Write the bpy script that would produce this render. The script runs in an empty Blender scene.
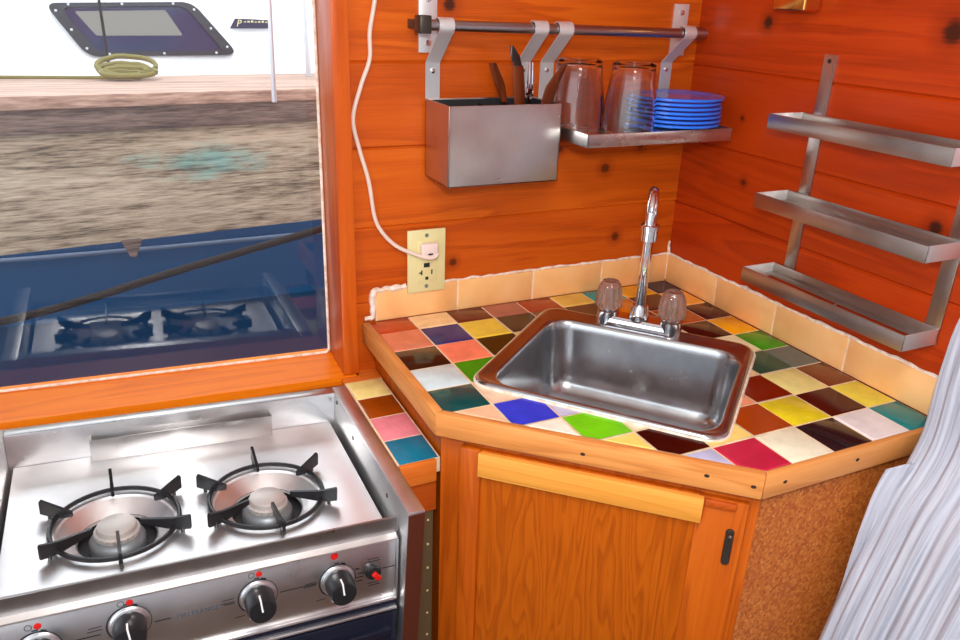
import bpy, bmesh, math, random
from mathutils import Vector, Matrix, noise
random.seed(7)
PI = math.pi
U = 0.074            # one counter tile, in metres: every length below is in tiles
ZC = 0.90            # height of the sink counter above the floor
scene = bpy.context.scene
COL = scene.collection

def W(p):            # tiles -> metres
    return Vector((p[0]*U, p[1]*U, ZC + p[2]*U))

def lin(c):
    c = c/255.0
    return c/12.92 if c <= 0.04045 else ((c+0.055)/1.055)**2.4
def rgb(r, g, b, k=1.0):
    return (lin(r)*k, lin(g)*k, lin(b)*k, 1.0)

# ------------------------------------------------------------------ mesh builder
class MB:
    def __init__(self, M=None):
        self.bm = bmesh.new(); self.M = M or Matrix()
        self.mi = 0
        self.col = None; self.layer = None
    def v(self, x, y, z):
        return self.bm.verts.new(self.M @ Vector((x, y, z)))
    def f(self, vs):
        try:
            fc = self.bm.faces.new(vs)
        except ValueError:
            return None
        fc.material_index = self.mi
        if self.col is not None:
            if self.layer is None:
                self.layer = self.bm.loops.layers.float_color.new('Col')
            for l in fc.loops: l[self.layer] = self.col
        return fc
    def box(self, x0, x1, y0, y1, z0, z1, bev=0.0, seg=2):
        vs = [self.v(x, y, z) for z in (z0, z1) for y in (y0, y1) for x in (x0, x1)]
        fs = [self.f([vs[i] for i in q]) for q in ((0,2,3,1),(4,5,7,6),(0,1,5,4),(2,6,7,3),(0,4,6,2),(1,3,7,5))]
        if bev > 0:
            es = list({e for f in fs for e in f.edges})
            r = bmesh.ops.bevel(self.bm, geom=es, offset=bev, segments=seg, profile=0.5, affect='EDGES', clamp_overlap=True)
            for f in r['faces']: f.material_index = self.mi
        return vs
    def prism(self, poly, z0, z1, bev=0.0):
        a = [self.v(p[0], p[1], z0) for p in poly]; b = [self.v(p[0], p[1], z1) for p in poly]
        n = len(poly); fs = [self.f(a[::-1]), self.f(b)]
        for i in range(n): fs.append(self.f([a[i], a[(i+1) % n], b[(i+1) % n], b[i]]))
        if bev > 0:
            es = list({e for f in fs if f for e in f.edges})
            bmesh.ops.bevel(self.bm, geom=es, offset=bev, segments=2, profile=0.5, affect='EDGES', clamp_overlap=True)
    def hull8(self, pts):      # 8 points ordered like box(): z0:(x0y0,x1y0,x0y1,x1y1), z1:...
        vs = [self.v(*p) for p in pts]
        for q in ((0,2,3,1),(4,5,7,6),(0,1,5,4),(2,6,7,3),(0,4,6,2),(1,3,7,5)): self.f([vs[i] for i in q])
    def loft(self, loops, close0=False, close1=False, wrap=True):
        rows = [[self.v(*p) for p in L] for L in loops]
        n = len(rows[0])
        for a, b in zip(rows, rows[1:]):
            for i in range(n if wrap else n-1):
                j = (i+1) % n
                self.f([a[i], a[j], b[j], b[i]])
        if close0: self.f(rows[0][::-1])
        if close1: self.f(rows[-1])
    def tube(self, path, r, seg=12, caps=True):
        path = [Vector(p) for p in path]; n = len(path)
        rs = r if isinstance(r, (list, tuple)) else [r]*n
        loops = []; prev = None
        for i, p in enumerate(path):
            t = (path[min(i+1, n-1)] - path[max(i-1, 0)]).normalized()
            if prev is None:
                up = Vector((0,0,1)) if abs(t.z) < 0.9 else Vector((1,0,0))
                s = t.cross(up).normalized()
            else:
                s = (prev - t*prev.dot(t)).normalized()
            prev = s; q = t.cross(s)
            loops.append([p + (s*math.cos(a) + q*math.sin(a))*rs[i] for a in (2*PI*k/seg for k in range(seg))])
        self.loft(loops, caps, caps)
    def ring(self, c, R, r, seg=48, s2=10):
        loops = []
        for i in range(seg):
            a = 2*PI*i/seg
            loops.append([(c[0]+(R+r*math.cos(b))*math.cos(a), c[1]+(R+r*math.cos(b))*math.sin(a), c[2]+r*math.sin(b)) for b in (2*PI*k/s2 for k in range(s2))])
        self.loft(loops + [loops[0]])
    def lathe(self, prof, c=(0,0,0), seg=32, flute=None, cap0=True, cap1=True):
        loops = []
        for r, z in prof:
            L = []
            for i in range(seg):
                a = 2*PI*i/seg
                k = flute(a, z) if flute else 1.0
                L.append((c[0]+r*k*math.cos(a), c[1]+r*k*math.sin(a), c[2]+z))
            loops.append(L)
        self.loft(loops, cap0, cap1)

def bez(pts, n=8):          # Catmull-Rom through the points
    P = [Vector(p) for p in pts]; P = [2*P[0]-P[1]] + P + [2*P[-1]-P[-2]]
    out = []
    for i in range(1, len(P)-2):
        for k in range(n):
            t = k/n
            out.append(0.5*((2*P[i]) + (-P[i-1]+P[i+1])*t + (2*P[i-1]-5*P[i]+4*P[i+1]-P[i+2])*t*t + (-P[i-1]+3*P[i]-3*P[i+1]+P[i+2])*t**3))
    out.append(P[-2]); return out

def rrect(w, d, r, n=8, c=(0, 0)):      # rounded rectangle loop, ccw
    out = []
    for cx, cy, a0 in ((w/2-r, d/2-r, 0), (-w/2+r, d/2-r, PI/2), (-w/2+r, -d/2+r, PI), (w/2-r, -d/2+r, 1.5*PI)):
        for k in range(n+1):
            a = a0 + PI/2*k/n
            out.append((c[0]+cx+r*math.cos(a), c[1]+cy+r*math.sin(a)))
    return out

# ------------------------------------------------------------------ objects
PIV = {}
def thing(name, label=None, cat=None, loc=(0, 0, 0), group=None, rot=None, kind=None):
    o = bpy.data.objects.new(name, None); COL.objects.link(o)
    o.empty_display_size = 0.03
    o.location = W(loc); PIV[o.name] = Vector(loc)
    if rot: o.rotation_euler = rot
    return tag(o, label, cat, group, kind)
def tag(o, label=None, cat=None, group=None, kind=None):
    if label: o['label'] = label
    if cat: o['category'] = cat
    if group: o['group'] = group
    if kind: o['kind'] = kind
    return o
def obj(name, mb, mat, parent=None, pivot=None, angle=35, label=None):
    bm = mb.bm
    bmesh.ops.remove_doubles(bm, verts=bm.verts, dist=1e-5)
    bmesh.ops.recalc_face_normals(bm, faces=bm.faces)
    if parent is not None: pv = PIV[parent.name]
    elif pivot is not None: pv = Vector(pivot)
    else:
        xs = [v.co.x for v in bm.verts]; ys = [v.co.y for v in bm.verts]; zs = [v.co.z for v in bm.verts]
        pv = Vector(((min(xs)+max(xs))/2, (min(ys)+max(ys))/2, min(zs)))
    for v in bm.verts: v.co = (v.co - pv)*U
    me = bpy.data.meshes.new(name); bm.to_mesh(me); bm.free()
    for p in me.polygons: p.use_smooth = True
    me.set_sharp_from_angle(angle=math.radians(angle))
    for m in (mat if isinstance(mat, (list, tuple)) else [mat]): me.materials.append(m)
    o = bpy.data.objects.new(name, me); COL.objects.link(o)
    PIV[o.name] = pv
    if parent is not None: o.parent = parent
    else: o.location = W(pv)
    if label: o['label'] = label
    return o
def struct(name, mb, mat, parent=None, pivot=None, angle=35):
    return tag(obj(name, mb, mat, parent, pivot, angle), kind='structure')
def text_mesh(s, size, shear=0.0, extrude=0.0):
    c = bpy.data.curves.new('lettering', 'FONT'); c.body = s; c.size = size; c.align_x = 'CENTER'; c.align_y = 'CENTER'
    c.shear = shear; c.extrude = extrude; c.resolution_u = 3
    t = bpy.data.objects.new('lettering', c); COL.objects.link(t)
    bpy.context.view_layer.update()
    me = bpy.data.meshes.new_from_object(t.evaluated_get(bpy.context.evaluated_depsgraph_get()))
    bpy.data.objects.remove(t); bpy.data.curves.remove(c)
    return me
def add_text(mb, s, size, shear=0.0, extrude=0.004):
    me = text_mesh(s, size, shear, extrude)
    vs = [mb.v(*v.co) for v in me.vertices]
    for p in me.polygons: mb.f([vs[i] for i in p.vertices])
    bpy.data.meshes.remove(me)

# ------------------------------------------------------------------ materials
class NT:
    def __init__(self, name):
        self.m = bpy.data.materials.new(name); self.m.use_nodes = True
        self.t = self.m.node_tree; self.b = self.t.nodes['Principled BSDF']
    def n(self, kind, **kw):
        nd = self.t.nodes.new(kind)
        for k, v in kw.items():
            if hasattr(nd, k) and k not in nd.inputs: setattr(nd, k, v)
            else: nd.inputs[k].default_value = v
        return nd
    def l(self, a, b): self.t.links.new(a, b)
    def math(self, op, a, b=None, c=None):
        nd = self.t.nodes.new('ShaderNodeMath'); nd.operation = op
        for i, x in enumerate((a, b, c)):
            if x is None: continue
            if isinstance(x, (int, float)): nd.inputs[i].default_value = x
            else: self.l(x, nd.inputs[i])
        return nd.outputs[0]
    def mix(self, fac, a, b, blend='MIX'):
        nd = self.t.nodes.new('ShaderNodeMix'); nd.data_type = 'RGBA'; nd.blend_type = blend
        for s, x in ((nd.inputs[0], fac), (nd.inputs[6], a), (nd.inputs[7], b)):
            if isinstance(x, (int, float)): s.default_value = x
            elif isinstance(x, tuple): s.default_value = x
            else: self.l(x, s)
        return nd.outputs[2]
    def ramp(self, fac, stops):
        nd = self.t.nodes.new('ShaderNodeValToRGB'); self.l(fac, nd.inputs[0])
        e = nd.color_ramp.elements
        while len(e) < len(stops): e.new(0.5)
        for i, (p, c) in enumerate(stops): e[i].position = p; e[i].color = c
        return nd.outputs[0]
    def coords(self, scale=(1, 1, 1), rot=(0, 0, 0), loc=(0, 0, 0)):
        tc = self.t.nodes.new('ShaderNodeTexCoord'); mp = self.t.nodes.new('ShaderNodeMapping')
        mp.inputs['Scale'].default_value = scale; mp.inputs['Rotation'].default_value = rot; mp.inputs['Location'].default_value = loc
        self.l(tc.outputs['Object'], mp.inputs[0]); return mp.outputs[0]
    def noise(self, vec, scale, detail=4, rough=0.55, dist=0.0):
        nd = self.n('ShaderNodeTexNoise'); nd.inputs['Scale'].default_value = scale; nd.inputs['Detail'].default_value = detail
        nd.inputs['Roughness'].default_value = rough; nd.inputs['Distortion'].default_value = dist
        self.l(vec, nd.inputs['Vector']); return nd.outputs['Fac']
    def bump(self, h, strength=0.2, dist=0.002):
        nd = self.n('ShaderNodeBump'); nd.inputs['Strength'].default_value = strength; nd.inputs['Distance'].default_value = dist
        self.l(h, nd.inputs['Height']); self.l(nd.outputs[0], self.b.inputs['Normal'])
    def set(self, **kw):
        for k, v in kw.items(): self.b.inputs[k.replace('_', ' ')].default_value = v
        return self

def plain(name, c, rough=0.5, metal=0.0, **kw):
    t = NT(name); t.b.inputs['Base Color'].default_value = c; t.b.inputs['Roughness'].default_value = rough; t.b.inputs['Metallic'].default_value = metal
    for k, v in kw.items(): t.b.inputs[k].default_value = v
    return t.m

def wood(name, dark, mid, light, axis='x', rough=0.3, coat=0.3, knots=(), fine=1.0, plank=False, rot=0.0, ring=0.9):
    """grain runs along axis; knots are (x,y,z,r) in tiles, in world position (only for objects whose origin is the world's)"""
    t = NT(name)
    s = {'x': (1.2, 14, 14), 'y': (14, 1.2, 14), 'z': (14, 14, 1.2)}[axis]
    v = t.coords(s, rot=(0, 0, rot))
    if rot:   # turn first, stretch second
        v0 = t.coords((1, 1, 1), rot=(0, 0, rot)); mp = t.t.nodes.new('ShaderNodeMapping'); mp.inputs['Scale'].default_value = s
        t.l(v0, mp.inputs[0]); v = mp.outputs[0]
    big = t.noise(v, 1.1, 3, 0.5, 0.6)
    wv = t.math('FRACT', t.math('MULTIPLY', big, 7.0*ring))
    wv = t.math('SMOOTH_MIN', wv, t.math('MULTIPLY', t.math('SUBTRACT', 1.0, wv), 4.0), 0.2)
    s2 = {'x': (3, 130, 130), 'y': (130, 3, 130), 'z': (130, 130, 3)}[axis]
    mp2 = t.t.nodes.new('ShaderNodeMapping'); mp2.inputs['Scale'].default_value = s2
    if rot: t.l(v0, mp2.inputs[0])
    else:
        tc = t.t.nodes.new('ShaderNodeTexCoord'); t.l(tc.outputs['Object'], mp2.inputs[0])
    fn = t.noise(mp2.outputs[0], 3.0*fine, 3, 0.6)
    g = t.math('ADD', t.math('MULTIPLY', wv, 0.42), t.math('MULTIPLY', fn, 0.55))
    c = t.ramp(g, [(0.05, dark), (0.45, mid), (0.95, light)])
    pat = t.noise(t.coords((1, 1, 1)), 5.0, 2, 0.5)
    c = t.mix(t.math('MULTIPLY', pat, 0.35), c, mid)
    if knots:
        tc = t.t.nodes.new('ShaderNodeTexCoord')
        for (x, y, z, r) in knots:
            p = W((x, y, z))
            sub = t.t.nodes.new('ShaderNodeVectorMath'); sub.operation = 'DISTANCE'
            t.l(tc.outputs['Object'], sub.inputs[0]); sub.inputs[1].default_value = p
            dd = t.math('ADD', sub.outputs['Value'], t.math('MULTIPLY', t.math('SUBTRACT', fn, 0.5), r*U*0.8))
            mr = t.n('ShaderNodeMapRange'); mr.inputs['From Min'].default_value = r*U*0.55; mr.inputs['From Max'].default_value = r*U*1.1
            mr.inputs['To Min'].default_value = 1; mr.inputs['To Max'].default_value = 0; t.l(dd, mr.inputs['Value'])
            halo = t.n('ShaderNodeMapRange'); halo.inputs['From Min'].default_value = r*U*0.9; halo.inputs['From Max'].default_value = r*U*2.6
            halo.inputs['To Min'].default_value = 0.6; halo.inputs['To Max'].default_value = 0; t.l(dd, halo.inputs['Value'])
            c = t.mix(halo.outputs[0], c, dark)
            c = t.mix(t.math('MULTIPLY', mr.outputs[0], .9 if r > .145 else .7), c, (0.03, 0.009, 0.004, 1))
    if plank:
        at = t.n('ShaderNodeVertexColor'); at.layer_name = 'Col'; c = t.mix(1.0, c, at.outputs['Color'], 'MULTIPLY')
    t.l(c, t.b.inputs['Base Color'])
    t.set(Roughness=rough+.06, Coat_Weight=coat*.35, Coat_Roughness=0.15, Specular_IOR_Level=0.22)
    t.bump(fn, 0.08, 0.001)
    return t.m

def steel(name, c=(0.62, 0.61, 0.60, 1), rough=0.28, axis='x', streak=0.15, blotch=0.12):
    t = NT(name)
    s = {'x': (4, 300, 300), 'y': (300, 4, 300), 'z': (300, 300, 4)}[axis]
    fn = t.noise(t.coords(s), 1.0, 3, 0.6)
    bl = t.noise(t.coords((1, 1, 1)), 22, 3, 0.6)
    t.b.inputs['Metallic'].default_value = 1.0
    cc = t.mix(bl, tuple(x*(1-blotch) for x in c[:3])+(1,), tuple(min(1, x*(1+blotch)) for x in c[:3])+(1,))
    t.l(cc, t.b.inputs['Base Color'])
    r = t.math('ADD', rough-0.08, t.math('MULTIPLY', bl, 0.16)); t.l(r, t.b.inputs['Roughness'])
    if streak: t.bump(fn, streak, 0.0006)
    return t.m

KB = [(-2.34, .1, 3.34, .14), (-1.81, .1, 1.46, .13), (-6.58, .1, 1.25, .11), (-6.79, .1, 7.15, .16), (-3.74, .1, 3.9, .1), (-1.3, .1, 3.9, .12), (-3.3, .1, 8.6, .2)]
KR = [(.1, -2.26, 7.0, .15), (.1, -6.8, 7.02, .24), (.1, -1.93, 4.82, .06), (.1, -2.31, 3.33, .09), (.1, -7.42, 3.56, .16), (.1, -5.2, 7.9, .2)]
M = {}
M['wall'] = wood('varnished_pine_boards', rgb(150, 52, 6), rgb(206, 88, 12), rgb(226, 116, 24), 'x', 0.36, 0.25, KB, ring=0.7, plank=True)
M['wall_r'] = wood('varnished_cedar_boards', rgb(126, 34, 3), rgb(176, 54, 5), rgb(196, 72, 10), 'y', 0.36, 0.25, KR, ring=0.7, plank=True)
M['frame'] = wood('varnished_window_frame', rgb(160, 62, 12), rgb(196, 84, 18), rgb(216, 108, 32), 'z', 0.25, 0.5)
M['sill'] = wood('varnished_window_sill', rgb(200, 88, 6), rgb(240, 124, 10), rgb(248, 150, 30), 'x', 0.35, 0.25)
M['oak'] = wood('oak_cabinet', rgb(128, 50, 4), rgb(186, 84, 8), rgb(204, 106, 18), 'z', 0.35, 0.3, rot=0.744, ring=1.2)
M['oak_panel'] = wood('oak_door_panel', rgb(124, 48, 3), rgb(180, 84, 6), rgb(198, 102, 14), 'z', 0.35, 0.3, rot=0.744, ring=2.2)
M['oak_pale'] = wood('pale_oak_strip', rgb(200, 122, 40), rgb(226, 150, 60), rgb(240, 176, 88), 'x', 0.4, 0.15, rot=0.744)
M['trim'] = wood('oak_counter_edge', rgb(174, 98, 44), rgb(216, 140, 72), rgb(234, 166, 100), 'x', 0.4, 0.2, rot=0.744)
M['trim_x'] = wood('oak_counter_edge_x', rgb(174, 98, 44), rgb(216, 140, 72), rgb(234, 166, 100), 'x', 0.4, 0.2)
M['trim_y'] = wood('oak_counter_edge_y', rgb(174, 98, 44), rgb(216, 140, 72), rgb(234, 166, 100), 'y', 0.4, 0.2)
M['nosing'] = wood('ledge_nosing', rgb(180, 84, 24), rgb(216, 112, 36), rgb(232, 136, 60), 'x', 0.35, 0.3)
M['apron'] = wood('ledge_apron', rgb(150, 58, 10), rgb(180, 76, 16), rgb(196, 92, 26), 'x', 0.4, 0.2)
M['steel'] = steel('brushed_stainless')
M['steel_z'] = steel('brushed_stainless_upright', (0.55, 0.50, 0.46, 1), 0.3, 'z')
M['steel_y'] = steel('brushed_stainless_rack', (0.50, 0.45, 0.41, 1), 0.32, 'y')
M['steel_stove'] = steel('stove_stainless', (0.72, 0.71, 0.71, 1), 0.30, 'x', 0.1)
M['strip_brown'] = plain('dark_brown_strip', rgb(92, 44, 30), 0.3, 0.3)  # dark brown front faces of the stove's side walls
M['steel_vent'] = steel('stove_dull_stainless', (0.46, 0.44, 0.43, 1), 0.30, 'x', 0.1)
M['steel_side'] = steel('stove_side_stainless', (0.72, 0.71, 0.71, 1), 0.36, 'y', 0.08)
M['steel_top'] = steel('cooktop_stainless', (0.95, 0.94, 0.95, 1), 0.40, 'x', 0.06, 0.06)
M['steel_sink'] = steel('sink_stainless', (0.50, 0.52, 0.54, 1), 0.24, 'x', 0.0, 0.14)
M['steel_dark'] = plain('dark_polished_steel', (0.42, 0.41, 0.42, 1), 0.28, 1.0)
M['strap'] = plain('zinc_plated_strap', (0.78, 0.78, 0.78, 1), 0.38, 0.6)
M['chrome'] = plain('chrome', (0.82, 0.82, 0.84, 1), 0.06, 1.0)
M['black_iron'] = plain('black_enamel', (0.012, 0.012, 0.014, 1), 0.28)
M['black_plastic'] = plain('black_plastic', (0.012, 0.012, 0.014, 1), 0.3)
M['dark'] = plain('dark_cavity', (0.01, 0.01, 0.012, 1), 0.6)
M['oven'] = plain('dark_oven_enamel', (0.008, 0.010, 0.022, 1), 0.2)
M['cream'] = plain('ivory_plastic', rgb(222, 208, 150), 0.4)
M['white_plastic'] = plain('white_plastic', rgb(226, 200, 184), 0.5)
M['plug_plastic'] = plain('pinkish_white_plastic', rgb(232, 206, 196), 0.4)
M['red'] = plain('red_paint', rgb(200, 20, 10), 0.4)
M['white'] = plain('white_paint', rgb(235, 235, 235), 0.5)
M['ink'] = plain('black_print', (0.02, 0.02, 0.025, 1), 0.5)
M['alu'] = plain('cast_aluminium', (0.62, 0.58, 0.55, 1), 0.5, 0.7)
M['alu_dark'] = plain('grey_burner_base', (0.25, 0.27, 0.29, 1), 0.45, 0.6)
M['brass'] = plain('polished_brass', (0.80, 0.42, 0.10, 1), 0.16, 1.0)
M['bronze'] = plain('dark_bronze', (0.06, 0.05, 0.04, 1), 0.4, 0.6)
M['hole'] = plain('nail_hole', (0.03, 0.012, 0.005, 1), 0.8)
M['filler'] = plain('olive_brown_paint', rgb(98, 78, 50), 0.6)
M['bulkhead'] = plain('pale_painted_bulkhead', rgb(222, 230, 238), 0.6)
M['ceiling'] = plain('white_headliner', rgb(235, 230, 222), 0.7)
M['floor'] = wood('cabin_sole', rgb(70, 52, 40), rgb(92, 70, 54), rgb(108, 86, 68), 'y', 0.4, 0.2)
M['far_wall'] = wood('cabin_bulkhead', rgb(150, 80, 40), rgb(186, 110, 60), rgb(204, 130, 78), 'z', 0.4, 0.2)
# tiles: each tile's own glaze colour is stored per face
t = NT('glazed_tiles')
at = t.n('ShaderNodeVertexColor'); at.layer_name = 'Col'
mot = t.noise(t.coords((1, 1, 1)), 28, 4, 0.6)
cc = t.mix(1.0, at.outputs['Color'], t.ramp(mot, [(0.25, (0.80, 0.80, 0.80, 1)), (0.7, (1.08, 1.08, 1.08, 1))]), 'MULTIPLY')
t.l(cc, t.b.inputs['Base Color']); t.set(Roughness=0.14, Specular_IOR_Level=0.35)
t.bump(t.noise(t.coords((1, 1, 1)), 35, 2), 0.12, 0.0015); M['tiles'] = t.m
t = NT('peach_backsplash_glaze')
c = t.ramp(t.noise(t.coords((1, 1, 1)), 14, 3), [(0.3, rgb(238, 172, 106)), (0.7, rgb(246, 192, 130))])
t.l(c, t.b.inputs['Base Color']); t.set(Roughness=0.25); M['peach'] = t.m
t = NT('cream_grout')
c = t.ramp(t.noise(t.coords((1, 1, 1)), 60, 4), [(0.3, rgb(226, 188, 146)), (0.7, rgb(246, 222, 190))])
t.l(c, t.b.inputs['Base Color']); t.set(Roughness=0.85); M['grout'] = t.m
t = NT('white_caulk')
c = t.ramp(t.noise(t.coords((1, 1, 1)), 90, 5), [(0.3, rgb(214, 180, 150)), (0.65, rgb(245, 232, 220))])
t.l(c, t.b.inputs['Base Color']); t.set(Roughness=0.9); M['caulk'] = t.m
t = NT('particle_board')
vo = t.n('ShaderNodeTexVoronoi'); vo.inputs['Scale'].default_value = 240; t.l(t.coords((1, 1, 1)), vo.inputs['Vector'])
c = t.ramp(vo.outputs['Color'], [(0.1, rgb(158, 74, 14)), (0.5, rgb(196, 104, 28)), (0.95, rgb(222, 142, 62))])
c = t.mix(t.math('MULTIPLY', t.noise(t.coords((1, 1, 1)), 9, 4), 0.5), c, rgb(178, 86, 18))
t.l(c, t.b.inputs['Base Color']); t.set(Roughness=0.7); M['particle'] = t.m
t = NT('white_ribbed_cotton')
s = t.noise(t.coords((6, 260, 6)), 1.0, 3, 0.6)
c = t.ramp(s, [(0.3, rgb(150, 152, 166)), (0.6, rgb(190, 192, 204))])
t.l(c, t.b.inputs['Base Color']); t.set(Roughness=0.9); t.bump(s, 0.5, 0.002); M['cloth'] = t.m
# glass
t = NT('window_glass')
gl = t.n('ShaderNodeBsdfGlossy'); gl.inputs['Roughness'].default_value = 0.0
tr = t.n('ShaderNodeBsdfTransparent'); fr = t.n('ShaderNodeFresnel'); fr.inputs['IOR'].default_value = 1.5
mx = t.n('ShaderNodeMixShader'); t.l(fr.outputs[0], mx.inputs[0]); t.l(tr.outputs[0], mx.inputs[1]); t.l(gl.outputs[0], mx.inputs[2])
t.l(mx.outputs[0], t.t.nodes['Material Output'].inputs['Surface']); M['glass'] = t.m
t = NT('tumbler_glass'); t.set(Base_Color=(1, 0.98, 0.97, 1), Roughness=0.0, IOR=1.45, Transmission_Weight=1.0); M['tumbler'] = t.m
t = NT('smoky_acrylic'); t.set(Base_Color=(0.58, 0.36, 0.28, 1), Roughness=0.06, IOR=1.4, Transmission_Weight=0.7); M['acrylic'] = t.m
t = NT('blue_plastic'); t.set(Base_Color=rgb(40, 120, 245), Roughness=0.15, Transmission_Weight=0.1, Coat_Weight=0.5)
t.bump(t.noise(t.coords((1, 1, 6)), 60, 3), 0.25, 0.002); M['blue'] = t.m
M['knife_wood'] = wood('brown_utensil_wood', rgb(70, 28, 10), rgb(104, 44, 16), rgb(126, 58, 24), 'z', 0.35, 0.3)
# outside
t = NT('weathered_deck')
g = t.noise(t.coords((1.5, 60, 60)), 2.0, 5, 0.65)
c = t.ramp(g, [(0.25, rgb(86, 60, 50)), (0.5, rgb(172, 142, 124)), (0.75, rgb(212, 188, 170))])
t.l(c, t.b.inputs['Base Color']); t.set(Roughness=0.85); t.bump(g, 0.4, 0.004); M['deck'] = t.m
def weathered(name, a, b, d, paint):
    t = NT(name)
    n1 = t.noise(t.coords((.9, 16, 26)), 1.2, 5, 0.6, 0.15)
    g = t.math('ADD', t.math('MULTIPLY', n1, 0.5), t.math('MULTIPLY', t.noise(t.coords((2.5, 170, 240)), 1.0, 4, 0.65), 0.5))
    c = t.ramp(g, [(0.38, a), (0.48, b), (0.6, d)])
    if paint:         # remains of turquoise paint in one patch
        p = t.noise(t.coords((5, 5, 16)), 2.2, 5, 0.65)
        tc = t.t.nodes.new('ShaderNodeTexCoord'); mp = t.t.nodes.new('ShaderNodeMapping'); mp.vector_type = 'TEXTURE'
        mp.inputs['Location'].default_value = (2.9*U, 0, 3.05*U); mp.inputs['Scale'].default_value = (3.0*U, 6*U, .75*U)
        t.l(tc.outputs['Object'], mp.inputs[0]); ln = t.t.nodes.new('ShaderNodeVectorMath'); ln.operation = 'LENGTH'; t.l(mp.outputs[0], ln.inputs[0])
        p = t.math('SUBTRACT', t.math('ADD', t.math('ADD', t.math('MULTIPLY', p, .6), t.math('MULTIPLY', g, .7)), .08), t.math('MULTIPLY', ln.outputs['Value'], .28))
        p = t.math('MULTIPLY', t.ramp(p, [(0.5, (0, 0, 0, 1)), (0.68, (1, 1, 1, 1))]), 0.6)
        c = t.mix(p, c, rgb(112, 186, 182))
    t.l(c, t.b.inputs['Base Color']); t.set(Roughness=0.9); t.bump(g, 0.6, 0.006); return t.m
M['beam'] = weathered('weathered_timber', rgb(84, 74, 60), rgb(158, 146, 124), rgb(198, 188, 166), True)
M['fascia'] = weathered('dark_weathered_board', rgb(52, 42, 38), rgb(100, 84, 76), rgb(138, 120, 110), False)
M['gelcoat'] = plain('white_gelcoat', rgb(236, 236, 238), 0.3)
M['hull_blue'] = plain('blue_hull_paint', rgb(14, 78, 126), 0.4)
M['tint'] = plain('tinted_window', rgb(40, 48, 80), 0.05)
M['gasket'] = plain('black_window_gasket', rgb(24, 24, 34), 0.4)
M['stripe'] = plain('pale_boot_stripe', rgb(120, 136, 162), 0.5)
M['rope'] = plain('dirty_yellow_rope', rgb(120, 112, 62), 0.9)
M['rope_dark'] = plain('dark_rope', rgb(26, 16, 14), 0.9)
M['galv'] = plain('galvanised_rod', rgb(196, 200, 206), 0.35, 0.6)
M['water'] = plain('harbour_water', rgb(12, 44, 72), 0.3)
M['interior'] = plain('boat_interior', rgb(120, 118, 110), 0.6)

# ------------------------------------------------------------------ the setting
def planks(mb, axis, a0, a1, zs, face, back):
    """horizontal boards with V-grooves; axis = direction along the wall ('x' or 'y')"""
    for z0, z1 in zip(zs, zs[1:]):
        g = 0.04; q = random.uniform(.82, 1.06); mb.col = (q, q*random.uniform(.93, 1.04), q, 1)
        prof = [(back, z0), (face+g, z0), (face, z0+g), (face, z1-g), (face+g, z1), (back, z1)]
        loops = []
        for a in (a0, a1):
            loops.append([(a, d, z) if axis == 'x' else (d, a, z) for d, z in prof])
        mb.loft(loops, True, True)
ZB = [-12.16, -9.0, -6.6, -4.2, -1.9, .45, 2.3, 4.13, 5.96, 7.9, 10, 12, 14, 15]
m = MB(); planks(m, 'x', -9.2, 0.1, ZB, 0.1, 0.5)
m.col = (1, 1, 1, 1); m.box(-24.2, -9.2, 0.1, 1.3, -12.16, -1.75); m.box(-24.2, -9.2, 0.1, 1.3, 13, 15)
m.box(-9.2, .1, .5, 1.3, -12.16, 15)
struct('wall_back', m, M['wall'], pivot=W((0, 0, 0))*0)
bpy.data.objects['wall_back'].location = (0, 0, 0)
def world_origin(o):       # object coordinates = world coordinates, so that the knots sit where they should
    off = o.location.copy()
    o.data.transform(Matrix.Translation(W(PIV[o.name]) )); o.location = (0, 0, 0)
world_origin(bpy.data.objects['wall_back'])
ZR = [-12.16, -9.5, -7.0, -4.4, -1.6, .4, 2.27, 4.0, 5.88, 7.9, 10, 12, 14, 15]
m = MB()
for z0, z1 in zip(ZR, ZR[1:]):
    g = 0.045; q = random.uniform(.82, 1.06); m.col = (q, q*random.uniform(.93, 1.04), q, 1)
    prof = [(.5, z0), (.1+g, z0), (.1, z0+g), (.1, z1-g), (.1+g, z1), (.5, z1)]
    m.loft([[(d, a, z) for d, z in prof] for a in (-26, .5)], True, True)
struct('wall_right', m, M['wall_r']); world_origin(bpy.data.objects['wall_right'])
m = MB(); m.box(-24.2, .5, -26, 1.3, -12.66, -12.16); struct('floor', m, M['floor'])
m = MB(); m.box(-24.2, .5, -26, 1.3, 15, 15.4); struct('ceiling', m, M['ceiling'])
m = MB()         # with an added, unseen opening that lets in sky light
m.box(-24.6, -24.2, -10, 1.3, -12.16, 15); m.box(-24.6, -24.2, -26, -23, -12.16, 15); m.box(-24.6, -24.2, -23, -10, -12.16, -5); m.box(-24.6, -24.2, -23, -10, 12, 15)
struct('wall_left', m, M['bulkhead'])
m = MB(); m.box(-24.2, .5, -26.4, -26, -12.16, 15); struct('wall_front', m, M['bulkhead'])

TILT = 0.036
def sl(x): return -TILT*(x+9.5)
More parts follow.
